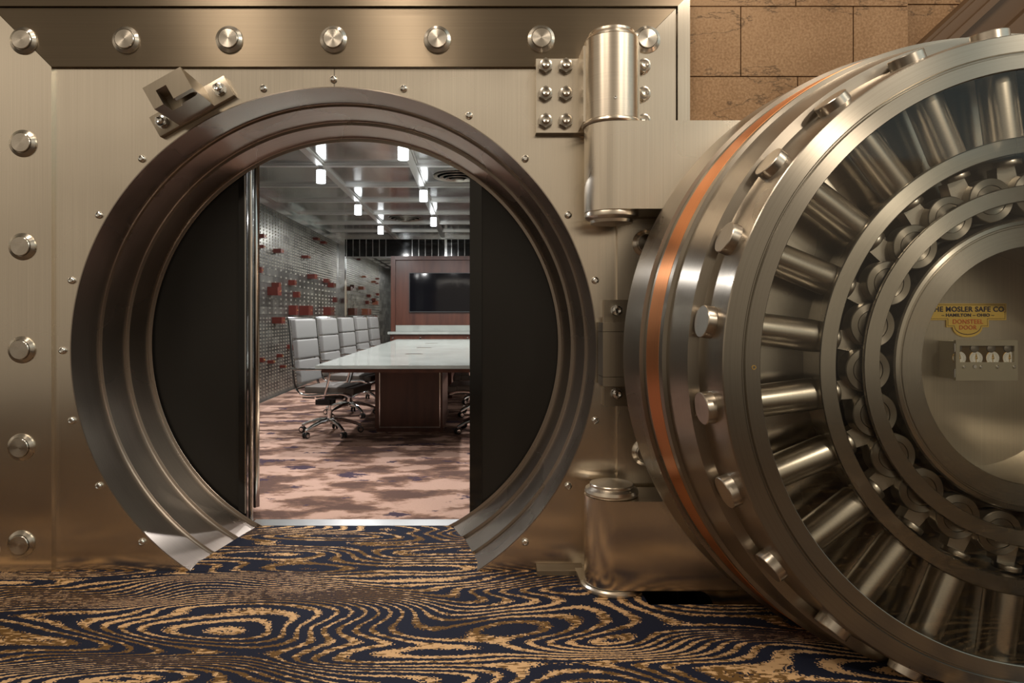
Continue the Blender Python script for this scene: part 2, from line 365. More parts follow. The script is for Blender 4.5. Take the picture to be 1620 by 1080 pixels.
def prism(bm, pts, d, axis='Y', mi=0, M=None):
    """pts (a,b) outline extruded from d[0] to d[1] on the axis; Y: (x,z), Z: (x,y), X: (y,z)"""
    def P(a, b, h): return {'Y': (a, h, b), 'Z': (a, b, h), 'X': (h, a, b)}[axis]
    A = [bm.verts.new(P(a, b, d[0])) for a, b in pts]; B = [bm.verts.new(P(a, b, d[1])) for a, b in pts]
    n = len(pts); fs = [bm.faces.new(A), bm.faces.new(B[::-1])]
    for i in range(n): fs.append(bm.faces.new([A[i], B[i], B[(i + 1) % n], A[(i + 1) % n]]))
    for f in fs: f.material_index = mi
    if M is not None: bmesh.ops.transform(bm, matrix=M, verts=A + B)
    return A + B
def rod(bm, pts, r, n=10, mi=0, flat=None):
    """tube through points; r a number or a list; flat=(w,h) gives a flat strip cross-section"""
    pts = [Vector(p) for p in pts]; rows = []; m = len(pts)
    up = None
    for i, p in enumerate(pts):
        d = (pts[min(i + 1, m - 1)] - pts[max(i - 1, 0)]).normalized()
        if up is None: up = Vector((0, 0, 1)) if abs(d.z) < .9 else Vector((0, 1, 0))
        a = d.cross(up)
        if a.length < 1e-4: a = d.cross(Vector((1, 0, 0)))
        a.normalize(); b = a.cross(d).normalized(); up = b
        rr = r[i] if isinstance(r, (list, tuple)) else r
        if flat: w, h = flat
        else: w = h = rr
        rows.append([bm.verts.new(p + a * (w * math.cos(2 * PI * j / n)) + b * (h * math.sin(2 * PI * j / n))) for j in range(n)])
    for i in range(m - 1):
        for j in range(n):
            f = bm.faces.new([rows[i][j], rows[i][(j + 1) % n], rows[i + 1][(j + 1) % n], rows[i + 1][j]]); f.material_index = mi
    for row in (rows[0], rows[-1]): f = bm.faces.new(row); f.material_index = mi
    return [v for r_ in rows for v in r_]
def spline(pts, n=8):
    P = [Vector(p) for p in pts]; P = [P[0] * 2 - P[1]] + P + [P[-1] * 2 - P[-2]]; out = []
    for i in range(1, len(P) - 2):
        for j in range(n):
            t = j / n; a, b, c, d = P[i - 1], P[i], P[i + 1], P[i + 2]
            out.append(.5 * ((2 * b) + (c - a) * t + (2 * a - 5 * b + 4 * c - d) * t * t + (3 * b - a - 3 * c + d) * t ** 3))
    out.append(P[-2]); return out
def hexnut(bm, r, y0, y1, mi=0):
    """hex nut with its washer, bolt end and chamfer, axis Y, y0 base, y1 front (y1<y0)"""
    lathe(bm, [(0, y0), (r * 1.02, y0), (r * 1.02, y0 - .004), (0, y0 - .004)], 28, mi=mi)
    pts = [(r * math.cos(PI / 3 * i + PI / 6), r * math.sin(PI / 3 * i + PI / 6)) for i in range(6)]
    prism(bm, pts, (y0 - .003, y1), mi=mi)
    lathe(bm, [(r * .84, y1 + .001), (r * .84, y1 - .002), (r * .60, y1 - .004), (r * .60, y1 - .012), (r * .45, y1 - .017), (r * .12, y1 - .013), (0, y1 - .013)], 28, mi=mi)
def copy_tree(o, parent=None):
    c = o.copy(); COL.objects.link(c); c.parent = parent
    for ch in list(o.children): copy_tree(ch, c)
    return c

D = YK(338)                      # the vault front's plane
CX, CZ = -.66, 1.031             # centre of the round doorway

# ================================================================== SETTING: lobby
PITY = 2.745
bm = NB()
def quad(bm, pts, mi=0):
    f = bm.faces.new([bm.verts.new(p) for p in pts]); f.material_index = mi; return f
box(bm, -7, 7, -3, PITY, -.06, 0)
box(bm, -7, .72, PITY, D + .02, -.06, 0)
box(bm, 3.6, 7, PITY, D + .02, -.06, 0)
yi = YK(287)
box(bm, -1.5, .1, D, yi, -.10, .0)
quad(bm, [(-1.36, D - .01, .001), (.04, D - .01, .001), (-.10, yi + .02, .032), (-1.20, yi + .02, .032)])
floor = struct('floor', bm, 'lobby_carpet', 'navy and gold wood-grain patterned lobby carpet')
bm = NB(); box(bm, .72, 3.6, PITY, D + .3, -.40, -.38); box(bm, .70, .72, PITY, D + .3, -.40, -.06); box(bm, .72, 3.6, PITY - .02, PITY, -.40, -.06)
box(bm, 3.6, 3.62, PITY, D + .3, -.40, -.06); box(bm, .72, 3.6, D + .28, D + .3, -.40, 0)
struct('trim_1', bm, 'shade_black', 'dark recess in the floor under the lower hinge arm')

# sandstone wall right of the vault front: courses of blocks with fine joints
ws = YK(335)
bm = NB()
def sx_(px): return (px - 751) / 335
def sz_(py): return 1.2 - (py - 497) / 335
rows = [(-330, 10, [1085, 1259, 1437]), (10, 121, [1085, 1172, 1350, 1437]), (121, 232, [1085, 1262, 1437]), (232, 345, [1085, 1180, 1355, 1437]),
        (345, 457, [1085, 1270, 1437]), (457, 570, [1085, 1185, 1350, 1437]), (570, 683, [1085, 1262, 1437]), (683, 800, [1085, 1172, 1437]), (800, 915, [1085, 1300, 1437])]
g = .0028
for y0, y1, xs in rows:
    ya = [y0, y1] if y1 - y0 < 200 else None
    spans = [(y0, y1)] if ya else [(-330, -215), (-215, -103), (-103, 10)]
    for a, b in spans:
        for i in range(len(xs) - 1):
            box(bm, sx_(xs[i]) + g, sx_(xs[i + 1]) - g, ws, ws + .12, sz_(b) + g, sz_(a) - g)
box(bm, sx_(1085), sx_(1437), ws + .012, ws + .13, sz_(915), sz_(-330), mi=1)
struct('wall_right', bm, ['sandstone', 'dark_stone'], 'tan sandstone block wall right of the vault front', bevel=.0012)
# the return of the stone wall with the raking stair string in front
bm = NB()
x1 = sx_(1437)
for i in range(5):
    box(bm, x1 + g, 5.0, ws + .10, ws + .25, sz_(915) + i * .92, sz_(915) + i * .92 + .914)
struct('wall_back_right', bm, 'sandstone', 'sandstone wall behind the slanted stone stair string')
def rake(y0, y1, off0, off1, up=1):
    # slanted band along the line through px (1453,73)-(1532,0) at the wall
    a = Vector((sx_(1453), sz_(73))); b = Vector((sx_(1532), sz_(0))); d = (b - a).normalized(); n = Vector((d.y, -d.x))
    p0 = a - d * .6; p1 = a + d * 2.6
    prism(bm, [tuple(p0 + n * off0), tuple(p1 + n * off0), tuple(p1 + n * off1), tuple(p0 + n * off1)], (y0, y1))
bm = NB()
rake(ws - .02, ws + .11, .0, .015); rake(ws - .05, ws + .11, .015, .055); rake(ws - .09, ws + .11, .055, .085)
rake(ws - .03, ws + .11, .085, .20); rake(ws - .10, ws + .11, .20, .27); rake(ws - .05, ws + .11, .27, .29); rake(ws - .02, ws + .11, .29, 1.9)
o = struct('trim_2', bm, 'dark_stone', 'slanted moulded brown stone stair string at the top right', bevel=.006)

bm = NB()
for j in range(5):
    for i in range(4): box(bm, -2.33 - 1.1 * (i + 1) + g, -2.33 - 1.1 * i - g, ws + .01, ws + .12, -.05 + .92 * j, .864 + .92 * j)
for i in range(5): box(bm, -2.33 + .68 * i + g, -2.33 + .68 * (i + 1) - g, ws + .01, ws + .12, 2.70, 3.6)
struct('wall_front', bm, 'sandstone', 'sandstone blocks left of and above the steel vault front')
# ================================================================== VAULT FRONT
VF = thing('vault_front', 'brushed steel vault front with bolted frame round the circular doorway', 'vault front', (CX, D, 0))
X0, X1, ZT, ZB = -1.970, .664, 2.351, -.28
def ring_plate(bm, x0, x1, z0, z1, R, y, cx=0, cz=0, mi=0, n=192):
    angs = [2 * PI * i / n for i in range(n)] + [math.atan2(z - cz, x - cx) % (2 * PI) for x in (x0, x1) for z in (z0, z1)]
    angs = sorted(set(round(a, 6) for a in angs)); inn = []; out = []
    for a in angs:
        c, s = math.cos(a), math.sin(a)
        tx = ((x1 - cx) if c > 0 else (x0 - cx)) / c if abs(c) > 1e-9 else 1e9
        tz = ((z1 - cz) if s > 0 else (z0 - cz)) / s if abs(s) > 1e-9 else 1e9
        t = min(tx, tz)
        inn.append(bm.verts.new((cx + R * c, y, cz + R * s))); out.append(bm.verts.new((cx + t * c, y, cz + t * s)))
    m = len(angs)
    for i in range(m):
        f = bm.faces.new([inn[i], inn[(i + 1) % m], out[(i + 1) % m], out[i]]); f.material_index = mi
bm = NB(); ring_plate(bm, X0 - CX, X1 - CX, ZB - CZ, ZT - CZ, 1.231, 0)
mk('face_plate', bm, 'steel_v', VF, (CX, D, CZ))
# fine vertical seam above the doorway
bm = NB(); box(bm, -.0012, .0012, -.0006, .001, 0, ZT - (CZ + 1.231)); mk('plate_seam', bm, 'seal_rubber', VF, (CX + .003, D, CZ + 1.231))
FW = .272; TR = .056; fy = D - .018
def mitre(name, pts, mat):
    bm = NB(); prism(bm, pts, (fy, D + .03)); o = mk(name, bm, mat, VF, (0, 0, 0), bevel=.0022); return o
e = .0012
mitre('frame_panel', [(X0, ZB), (X0, ZT - e), (X0 - FW, ZT + FW - e), (X0 - FW, ZB)], 'steel_v')
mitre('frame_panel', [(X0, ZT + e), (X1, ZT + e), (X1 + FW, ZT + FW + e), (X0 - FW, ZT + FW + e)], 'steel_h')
mitre('frame_panel', [(X1, ZB), (X1 + FW, ZB), (X1 + FW, ZT + FW - e), (X1, ZT - e)], 'steel_v')
G = .006
def strip(name, pts, mat, y=fy - .012):
    bm = NB(); prism(bm, pts, (y, D + .05)); return mk(name, bm, mat, VF, (0, 0, 0), bevel=.003)
a0 = FW + G
strip('outer_trim', [(X0 - a0, ZB), (X0 - a0, ZT + a0), (X0 - a0 - TR, ZT + a0 + TR), (X0 - a0 - TR, ZB)], 'steel_v')
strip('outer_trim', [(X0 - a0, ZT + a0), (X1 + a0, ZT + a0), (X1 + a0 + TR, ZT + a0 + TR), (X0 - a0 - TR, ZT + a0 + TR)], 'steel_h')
strip('outer_trim', [(X1 + a0, ZB), (X1 + a0 + TR, ZB), (X1 + a0 + TR, ZT + a0 + TR), (X1 + a0, ZT + a0)], 'steel_v')
bm = NB(); prism(bm, [(X0 - .4, ZB), (X0 - .4, ZT + .4), (X1 + a0, ZT + .4), (X1 + a0, ZT + FW), (X0 - FW, ZT + FW), (X0 - FW, ZB)], (D + .004, D + .02))
mk('backing', bm, 'steel_dark', VF, (0, 0, 0))
# the three conical steps of the doorway
def cone_ring(name, r0, k0, r1, k1, r2):
    y0, y1 = YK(k0), YK(k1)
    n = 6; bm = NB()
    prof = [(r0 + (r1 - r0) * i / n, (y0 - D) + (y1 - y0) * i / n) for i in range(n + 1)]
    lip = .006
    prof = prof[:-1] + [(r1 + .004, y1 - D - lip), (r1, y1 - D), (r2 + .001, y1 - D), (r2, y1 - D + .001)]
    lathe(bm, prof, 256)
    return mk(name, bm, 'steel_portal', VF, (CX, D, CZ), angle=25)
bm = NB(); lathe(bm, [(1.233, -.003), (1.233, .002), (1.228, .004), (1.228, -.003)], 256, closed=True); mk('portal_lip', bm, 'steel_portal', VF, (CX, D, CZ))
cone_ring('step_ring', 1.229, 338, 1.222, 315, 1.211)
cone_ring('step_ring', 1.211, 315, 1.183, 299, 1.168)
cone_ring('step_ring', 1.168, 299, 1.136, 287, 1.120)
# frame bolts
def stud_mesh():
    bm = NB()
    lathe(bm, [(.064, .0), (.062, -.008), (.0475, -.0165), (.0465, -.010), (.0445, -.010), (.0445, -.020), (.042, -.0225), (.02, -.0228), (0, -.0228)], 48)
    return bm
st0 = mk('frame_bolt', stud_mesh(), 'steel_c', VF, (0, fy, 0))
first = True
pos = [((px - 751) / 340, 1.2 - (py - 497) / 340) for px, py in
       [(38, 65), (200, 64), (363, 63), (528, 63), (692, 63), (856, 62), (1023, 63), (37, 227), (36, 390), (35, 553), (34, 707), (34, 860), (1022, 385), (1021, 715), (1021, 868)]]
for x, z in pos:
    o = st0 if first else st0.copy()
    if not first: COL.objects.link(o); o.parent = VF
    first = False; o.location = Vector((x, fy, z)) - wpos(VF)
# button screws round the doorway
bm = NB(); lathe(bm, [(.0175, 0), (.0175, -.004), (.0165, -.009), (.0125, -.0135), (.0085, -.0155), (.0075, -.011), (0, -.011)], 28)
sc0 = mk('screw', bm, 'polished', VF, (0, D, 0)); first = True
for i in range(24):
    a = PI / 2 + i * PI / 12
    if i in (2,): continue
    z = CZ + 1.267 * math.sin(a); x = CX + 1.267 * math.cos(a)
    if z < .06: continue
    if i == 18: continue
    o = sc0 if first else sc0.copy()
    if not first: COL.objects.link(o); o.parent = VF
    first = False; o.location = Vector((x, D, z)) - wpos(VF)

# ---------------- slotted keeper block, upper left
def booled(target, cutters):
    for c in cutters:
        md = target.modifiers.new('b', 'BOOLEAN'); md.object = c; md.operation = 'DIFFERENCE'; md.solver = 'EXACT'
    bpy.context.view_layer.update()
    dg = bpy.context.evaluated_depsgraph_get()
    me = bpy.data.meshes.new_from_object(target.evaluated_get(dg))
    target.modifiers.clear(); target.data = me
    for c in cutters: bpy.data.objects.remove(c)
    for p in me.polygons: p.use_smooth = False
R30 = Matrix.Rotation(-math.radians(29.4), 4, 'Y')
kp = Vector((-1.311, D, 2.164))
KB = thing('keeper_block', 'slotted steel keeper block bolted at a slant above the doorway', 'keeper block', kp)
yp = YK(341.6) - D
bm = NB(); box(bm, -.198, .198, yp, -.001, -.0515, .0515, M=R30); mk('base_plate', bm, 'steel_tool', KB, kp, bevel=.002)
yf = YK(371) - D
bm = NB(); box(bm, -.0925, .0925, yf, yp + .002, -.0515, .0525, M=R30)
tgt = mk('slotted_block', bm, 'steel_tool', KB, kp)
bm = NB(); box(bm, -.0925 + .0445, -.0925 + .094, yf - .02, yf + .09, -.08, .0155, M=R30); c1 = mk('c', bm, 'steel_tool', None, kp)
bm = NB()
pr = [(-.04, yf + .030), (.068, yf + .030)] + [(.068 + .022 * math.cos(t), yf + .052 + .022 * math.sin(t)) for t in [(-PI / 2 + PI * i / 8) for i in range(1, 8)]] + [(.068, yf + .074), (-.04, yf + .074)]
prism(bm, pr, (-.08, .004), 'Z', M=R30); c2 = mk('c', bm, 'steel_tool', None, kp)
booled(tgt, [c1, c2])
for s in (-1, 1):
    p = R30 @ Vector((s * .152, 0, 0))
    bm = NB(); hexnut(bm, .029, 0, -.026)
    mk('hex_bolt', bm, 'polished', KB, (kp.x + p.x, D + yp, kp.z + p.z))

# ---------------- small keeper on the right edge of the doorway
kp = Vector((.65, D, 1.02))
KC = thing('keeper_bracket', 'boxy steel keeper bracket right of the doorway, half behind the open door', 'keeper bracket', kp)
bm = NB(); box(bm, .60 - .65, .78 - .65, -.035, -.019, .775 - 1.02, 1.267 - 1.02); box(bm, .60 - .65, .0135, -.02, -.001, .775 - 1.02, 1.267 - 1.02); mk('base_plate', bm, 'steel_tool', KC, kp, bevel=.002)
k5 = YK(354) - D
bm = NB(); box(bm, .573 - .65, .70 - .65, k5, -.02, .921 - 1.02, 1.121 - 1.02); mk('middle_block', bm, 'steel_tool', KC, kp, bevel=.002)
bm = NB(); box(bm, .573 - .65, .70 - .65, k5, -.02, 1.123 - 1.02, 1.163 - 1.02); mk('end_block', bm, 'steel_tool', KC, kp, bevel=.002)
bm = NB(); box(bm, .573 - .65, .70 - .65, k5, -.02, .878 - 1.02, .919 - 1.02); mk('end_block', bm, 'steel_tool', KC, kp, bevel=.002)
for px, py in ((975, 491), (975, 622)):
    p = PT(px, py, 342); bm = NB(); hexnut(bm, .026, 0, -.026); mk('hex_bolt', bm, 'polished', KC, (p.x, D - .035, p.z))
for py0, py1 in ((502, 510), (611, 617)):
    p = PT(965, py0, 350); q = PT(965, py1, 350); bm = NB(); box(bm, -.02, .02, -.02, .02, q.z - p.z, 0); mk('square_lug', bm, 'steel_tool', KC, (p.x, D - .06, p.z), bevel=.003)

# ---------------- hinge
HX, HY, HR = .604, YK(358), .1185
HB = thing('hinge_bracket', 'upper steel hinge bracket with hex nuts and a domed barrel', 'hinge', (HX, D, 2.03))
bm = NB(); box(bm, .283, .808, D - .046, fy - .001, 2.037, 2.378); box(bm, .283, .6625, fy - .0012, D - .001, 2.037, 2.3495); mk('mounting_plate', bm, 'steel_v', HB, (0, 0, 0), bevel=.0025)
bm = NB(); box(bm, .477, .725, HY - .02, D - .04, 2.045, 2.378); mk('neck', bm, 'steel_v', HB, (0, 0, 0), bevel=.002)
bm = NB(); hexnut(bm, .0335, 0, -.030); hb0 = mk('hex_nut', bm, 'steel_c', HB, (0, D - .046, 0)); first = True
for px in (863, 895, 1018):
    for py in (104, 148, 191):
        o = hb0 if first else hb0.copy()
        if not first: COL.objects.link(o); o.parent = HB
        first = False; o.location = Vector(((px - 751) / 345, D - .046, 1.2 - (py - 497) / 345)) - wpos(HB)
bm = NB(); lathe(bm, [(0, 2.04), (HR, 2.04), (HR, 2.398), (HR - .003, 2.401), (0, 2.401)], 96, 'Z'); mk('barrel', bm, 'steel_z', HB, (HX, HY, 0))
bm = NB(); lathe(bm, [(.113, 2.399), (.116, 2.403), (.113, 2.412), (.103, 2.424), (.099, 2.427), (.099, 2.436), (.096, 2.439), (0, 2.443)], 96, 'Z'); mk('domed_cap', bm, 'steel_z', HB, (HX, HY, 0))
bm = NB()
lathe(bm, [(.118, 2.0235), (.126, 2.0245), (.130, 2.031), (.128, 2.039), (.121, 2.045), (.116, 2.045)], 96, 'Z')
mk('collar', bm, 'steel_z', HB, (HX, HY, 0))
p = PT(973, 155, 372); bm = NB(); lathe(bm, [(.0075, 0), (.0065, -.003), (.003, -.0035), (0, -.001)], 20); mk('screw', bm, 'polished', HB, (p.x, HY - HR + .0015, p.z))
# lower footing
HF = thing('hinge_footing', 'round steel hinge footing and ledge at floor level', 'hinge', (HX, HY, 0))
bm = NB(); lathe(bm, [(0, 0), (.136, 0), (.138, .007), (.136, .016), (.128, .022), (0, .024)], 96, 'Z'); mk('flange', bm, 'steel_z', HF, (HX, HY, .002))
bm = NB(); box(bm, .287, .50, D - .06, D - .002, .001, .022); prism(bm, [(D - .045, .022), (D - .002, .022), (D - .002, .034)], (.287, .50), 'X')
mk('ledge', bm, 'steel_h', HF, (0, 0, 0), bevel=.002)
bm = NB(); prism(bm, [(.465, D - .002), (.465, HY), (.50, HY), (.60, HY), (.60, D - .002)], (.001, .026), 'Z'); mk('foot_web', bm, 'steel_plain', HF, (0, 0, 0), bevel=.002)

# ================================================================== VAULT DOOR (open 180 degrees, inner face towards us)
DX, DZ = 1.867, 1.031
VD = thing('vault_door', 'massive round open vault door with copper band, locking bolts behind glass', 'vault door', (DX, HY, 0))
DC = Vector((DX, 0, DZ))
def dring(name, prof, mat, n=256, closed=False, angle=25):
    bm = NB(); y0 = prof[0][1]
    lathe(bm, [(r, y) for r, y in prof], n, closed=closed); return mk(name, bm, mat, VD, DC, angle=angle)
Y1, Y2, Y3, Y4, Y5, Y6 = YK(372), YK(402), YK(432.7), YK(459.7), YK(494.4), YK(497)
def seg(p, q, n): return [(p[0] + (q[0] - p[0]) * i / n, p[1] + (q[1] - p[1]) * i / n) for i in range(n)]
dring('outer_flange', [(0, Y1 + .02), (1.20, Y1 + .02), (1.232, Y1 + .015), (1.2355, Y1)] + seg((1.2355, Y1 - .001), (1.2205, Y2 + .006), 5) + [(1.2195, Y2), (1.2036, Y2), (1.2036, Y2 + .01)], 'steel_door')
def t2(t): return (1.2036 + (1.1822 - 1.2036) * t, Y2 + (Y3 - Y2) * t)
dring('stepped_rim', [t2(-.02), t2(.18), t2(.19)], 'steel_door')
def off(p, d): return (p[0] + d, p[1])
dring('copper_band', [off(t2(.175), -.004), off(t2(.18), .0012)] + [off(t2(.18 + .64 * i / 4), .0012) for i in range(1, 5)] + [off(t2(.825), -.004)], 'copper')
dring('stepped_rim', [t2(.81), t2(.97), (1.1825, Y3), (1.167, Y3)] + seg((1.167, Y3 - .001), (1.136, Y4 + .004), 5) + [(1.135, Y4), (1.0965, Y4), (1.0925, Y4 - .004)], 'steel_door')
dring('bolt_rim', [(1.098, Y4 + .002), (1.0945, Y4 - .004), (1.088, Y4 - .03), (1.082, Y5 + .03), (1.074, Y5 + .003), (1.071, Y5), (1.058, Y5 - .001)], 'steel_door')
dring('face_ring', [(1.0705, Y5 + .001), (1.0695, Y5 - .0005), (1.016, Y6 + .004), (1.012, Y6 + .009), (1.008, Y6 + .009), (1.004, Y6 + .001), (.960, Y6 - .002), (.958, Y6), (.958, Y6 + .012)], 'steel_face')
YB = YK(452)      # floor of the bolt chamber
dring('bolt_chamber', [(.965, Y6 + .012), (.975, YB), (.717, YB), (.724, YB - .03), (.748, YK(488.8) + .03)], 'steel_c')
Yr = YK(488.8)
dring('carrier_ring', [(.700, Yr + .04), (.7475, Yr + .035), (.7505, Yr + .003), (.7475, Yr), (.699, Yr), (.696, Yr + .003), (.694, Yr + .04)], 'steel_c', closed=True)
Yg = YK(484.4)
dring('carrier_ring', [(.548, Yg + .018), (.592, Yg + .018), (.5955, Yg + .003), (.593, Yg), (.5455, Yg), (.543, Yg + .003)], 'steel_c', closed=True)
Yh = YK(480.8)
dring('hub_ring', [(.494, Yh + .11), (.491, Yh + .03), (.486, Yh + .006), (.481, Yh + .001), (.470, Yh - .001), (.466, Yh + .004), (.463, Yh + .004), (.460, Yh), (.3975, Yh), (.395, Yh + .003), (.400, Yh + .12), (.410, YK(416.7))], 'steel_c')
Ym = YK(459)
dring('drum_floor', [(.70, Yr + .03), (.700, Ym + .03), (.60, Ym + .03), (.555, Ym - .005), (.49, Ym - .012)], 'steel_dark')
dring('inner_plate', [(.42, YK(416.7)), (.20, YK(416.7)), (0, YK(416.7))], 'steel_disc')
# locking bolts, link blocks, rollers
def radial(a): # local +X -> radial direction at angle a in the XZ plane, Y stays
    return Matrix(((math.cos(a), 0, -math.sin(a), 0), (0, 1, 0, 0), (math.sin(a), 0, math.cos(a), 0), (0, 0, 0, 1)))
def along_x(bm, prof, n=40):
    vs = lathe(bm, prof, n, 'Z'); bmesh.ops.transform(bm, matrix=Matrix.Rotation(PI / 2, 4, 'Y'), verts=vs); return vs
YP = YK(473)
bm = NB()
vs = along_x(bm, [(0, .708), (.040, .708), (.046, .716), (.046, .735), (.0535, .742), (.0545, .755), (.0545, 1.112), (.0525, 1.1145), (0, 1.1145)], 48)
bolt_me = None; rad = []
for v in bm.verts:
    if v.co.x > 1.10: v.co.x += .09 * v.co.y + .004      # the bolt ends are cut on a slant
b0 = mk('locking_bolt', bm, 'steel_plain', VD, DC + Vector((0, YP, 0)))
# link block + tail disc
bm = NB(); along_x(bm, [(0, .668), (.040, .668), (.0415, .671), (.0415, .684), (.040, .687), (0, .687)], 40)
prism(bm, [(.668, .030), (.668, -.030), (.60, -.036), (.56, -.05), (.54, .0), (.60, .036)], (YK(478) - YP + .028, .05))
l0 = mk('link_block', bm, 'steel_plain', VD, DC + Vector((0, YP, 0)), bevel=.0015)
bm = NB(); yq = YK(479.5) - YP
lathe(bm, [(.0735, yq + .05), (.0735, yq + .003), (.071, yq), (.050, yq), (.0495, yq + .006), (.0475, yq + .006), (.047, yq + .0005), (.01, yq + .004), (0, yq + .004)], 56)
r0 = mk('roller', bm, 'steel_door', VD, DC + Vector((0, YP, 0)))
RR = .569
for i in range(24):
    a = math.radians(7.5 + 15 * i)
    for src, aa, rot in ((b0, a, True), (l0, a, True)):
        o = src if i == 0 else src.copy()
        if i: COL.objects.link(o); o.parent = VD
        o.rotation_euler = (0, -aa, 0)
    if i % 24 == 0: pass
    # rollers sit 6 degrees ahead of the bolts (clockwise seen from the left edge)
    ar = math.radians(7.5 + 15 * i - 6)
    o = r0 if i == 0 else r0.copy()
    if i: COL.objects.link(o); o.parent = VD
    o.location = DC + Vector((RR * math.cos(ar), YP, RR * math.sin(ar))) - wpos(VD)
# glass cover
bm = NB(); lathe(bm, [(0, Y6 + .006), (.962, Y6 + .006), (.962, Y6 + .0075)], 128); mk('glass_pane', bm, 'glass', VD, DC)
# tapped hole seen in the face ring
p = PT(1192.5, 581, 497); bm = NB(); lathe(bm, [(.0075, .001), (.0075, -.0015), (.0045, -.0015), (.0045, .002), (0, .002)], 20); mk('screw_hole', bm, 'brass', VD, (p.x, Y6 - .0005, p.z))
# hinge arms
AY0, AY1 = HY - HR, HY + HR
def arm(name, z0, z1, notch=False):
    bm = NB()
    pts = []
    for i in range(25):
        a = PI / 2 + PI * i / 24
        pts.append((HX + HR * math.cos(a), HY + HR * math.sin(a)))
    pts += [(2.9, AY0), (2.9, AY1)]
    prism(bm, pts, (z0, z1), 'Z')
    return mk(name, bm, 'steel_v', VD, (0, 0, 0), bevel=.0015)
arm('hinge_arm', 1.648, 2.022)
arm('hinge_arm', .027, .4055)
bm = NB(); x0 = (1103 - 751) / 373
prism(bm, [(x0, .03), (x0 + .03, .022), (x0 + .052, .004), (x0 + .068, -.03), (x0 + .075, -.10), (2.9, -.10), (2.9, .03)], (AY0, AY1)); mk('arm_foot', bm, 'steel_v', VD, (0, 0, 0))
bm = NB(); lathe(bm, [(.10, 1.650), (.114, 1.648), (.118, 1.638), (.116, 1.626), (.106, 1.616), (.094, 1.613), (.092, 1.604), (.091, 1.600), (.075, 1.602), (0, 1.586)], 80, 'Z'); mk('pivot_cap', bm, 'steel_z', VD, (HX, HY, 0))
bm = NB(); lathe(bm, [(.106, .405), (.114, .409), (.1175, .420), (.113, .433), (.100, .440), (.095, .443), (.095, .452), (.092, .4555), (.078, .455), (0, .472)], 80, 'Z'); mk('pivot_cap', bm, 'steel_z', VD, (HX, HY, 0))
# ---- plaque
YQ = YK(416.7)
pq = Vector((DX, YQ, 1.178))
def plq(s):
    w, sh, zt, zb, z2, r = .1466, .080, .063, .0, -.027, .056
    pts = [(-w + s, zb + s), (-w + s, zt - s), (w - s, zt - s), (w - s, zb + s), (sh - s, zb + s), (sh - s, z2 + s), (r - s, z2 + s)]
    for i in range(1, 16):
        a = -PI * i / 16; pts.append(((r - s) * math.cos(a), z2 + s + (.065 - .027 - .0 + .0 - s) * math.sin(a) - 0))
    pts += [(-(r - s), z2 + s), (-(sh - s), z2 + s), (-(sh - s), zb + s)]
    return pts
bm = NB(); prism(bm, plq(0), (-.006, 0)); PQ = mk('maker_plaque', bm, 'plaque_brass', VD, pq, bevel=.0008)
PQ['label'] = 'brass maker plaque with dark blue and orange lettering'
# enamel outline
bm = NB(); A = plq(.0045); B = plq(.0062); n = len(A)
va = [bm.verts.new((x, -.0063, z)) for x, z in A]; vb = [bm.verts.new((x, -.0063, z)) for x, z in B]
for i in range(n): bm.faces.new([va[i], va[(i + 1) % n], vb[(i + 1) % n], vb[i]])
mk('border_line', bm, 'brass_line', PQ, pq)
def text(body, size, pos, mat, name, parent, bold=0, sx=1.0):
    cu = bpy.data.curves.new('t', 'FONT'); cu.body = body; cu.size = size; cu.align_x = 'CENTER'; cu.align_y = 'CENTER'; cu.extrude = .0004; cu.offset = bold
    cu.space_character = 1.08
    to = bpy.data.objects.new('t', cu); COL.objects.link(to); bpy.context.view_layer.update()
    me = bpy.data.meshes.new_from_object(to.evaluated_get(bpy.context.evaluated_depsgraph_get())); bpy.data.objects.remove(to)
    for v in me.vertices: x, y, z = v.co; v.co = (x * sx, -z, y)
    me.materials.clear(); me.materials.append(MATS[mat])
    o = bpy.data.objects.new(name, me); COL.objects.link(o); put(o, parent, pos); return o
text('THE MOSLER SAFE CO.', .0265, (DX, YQ - .0068, 1.2185), 'navy_enamel', 'lettering', PQ, .0008, 1.0)
text('– HAMILTON – OHIO –', .0155, (DX, YQ - .0068, 1.1965), 'navy_enamel', 'lettering', PQ, .0006, 1.15)
text('DONSTEEL', .0235, (DX, YQ - .0068, 1.1715), 'orange_enamel', 'lettering', PQ, .0004, .95)
text('DOOR', .0225, (DX, YQ - .0068, 1.1495), 'orange_enamel', 'lettering', PQ, .0004, .95)
for s in (-1, 1):
    bm = NB(); lathe(bm, [(.0035, 0), (.003, -.0025), (0, -.0035)], 16); mk('screw', bm, 'brass', PQ, (DX + s * .139, YQ - .006, 1.2115))
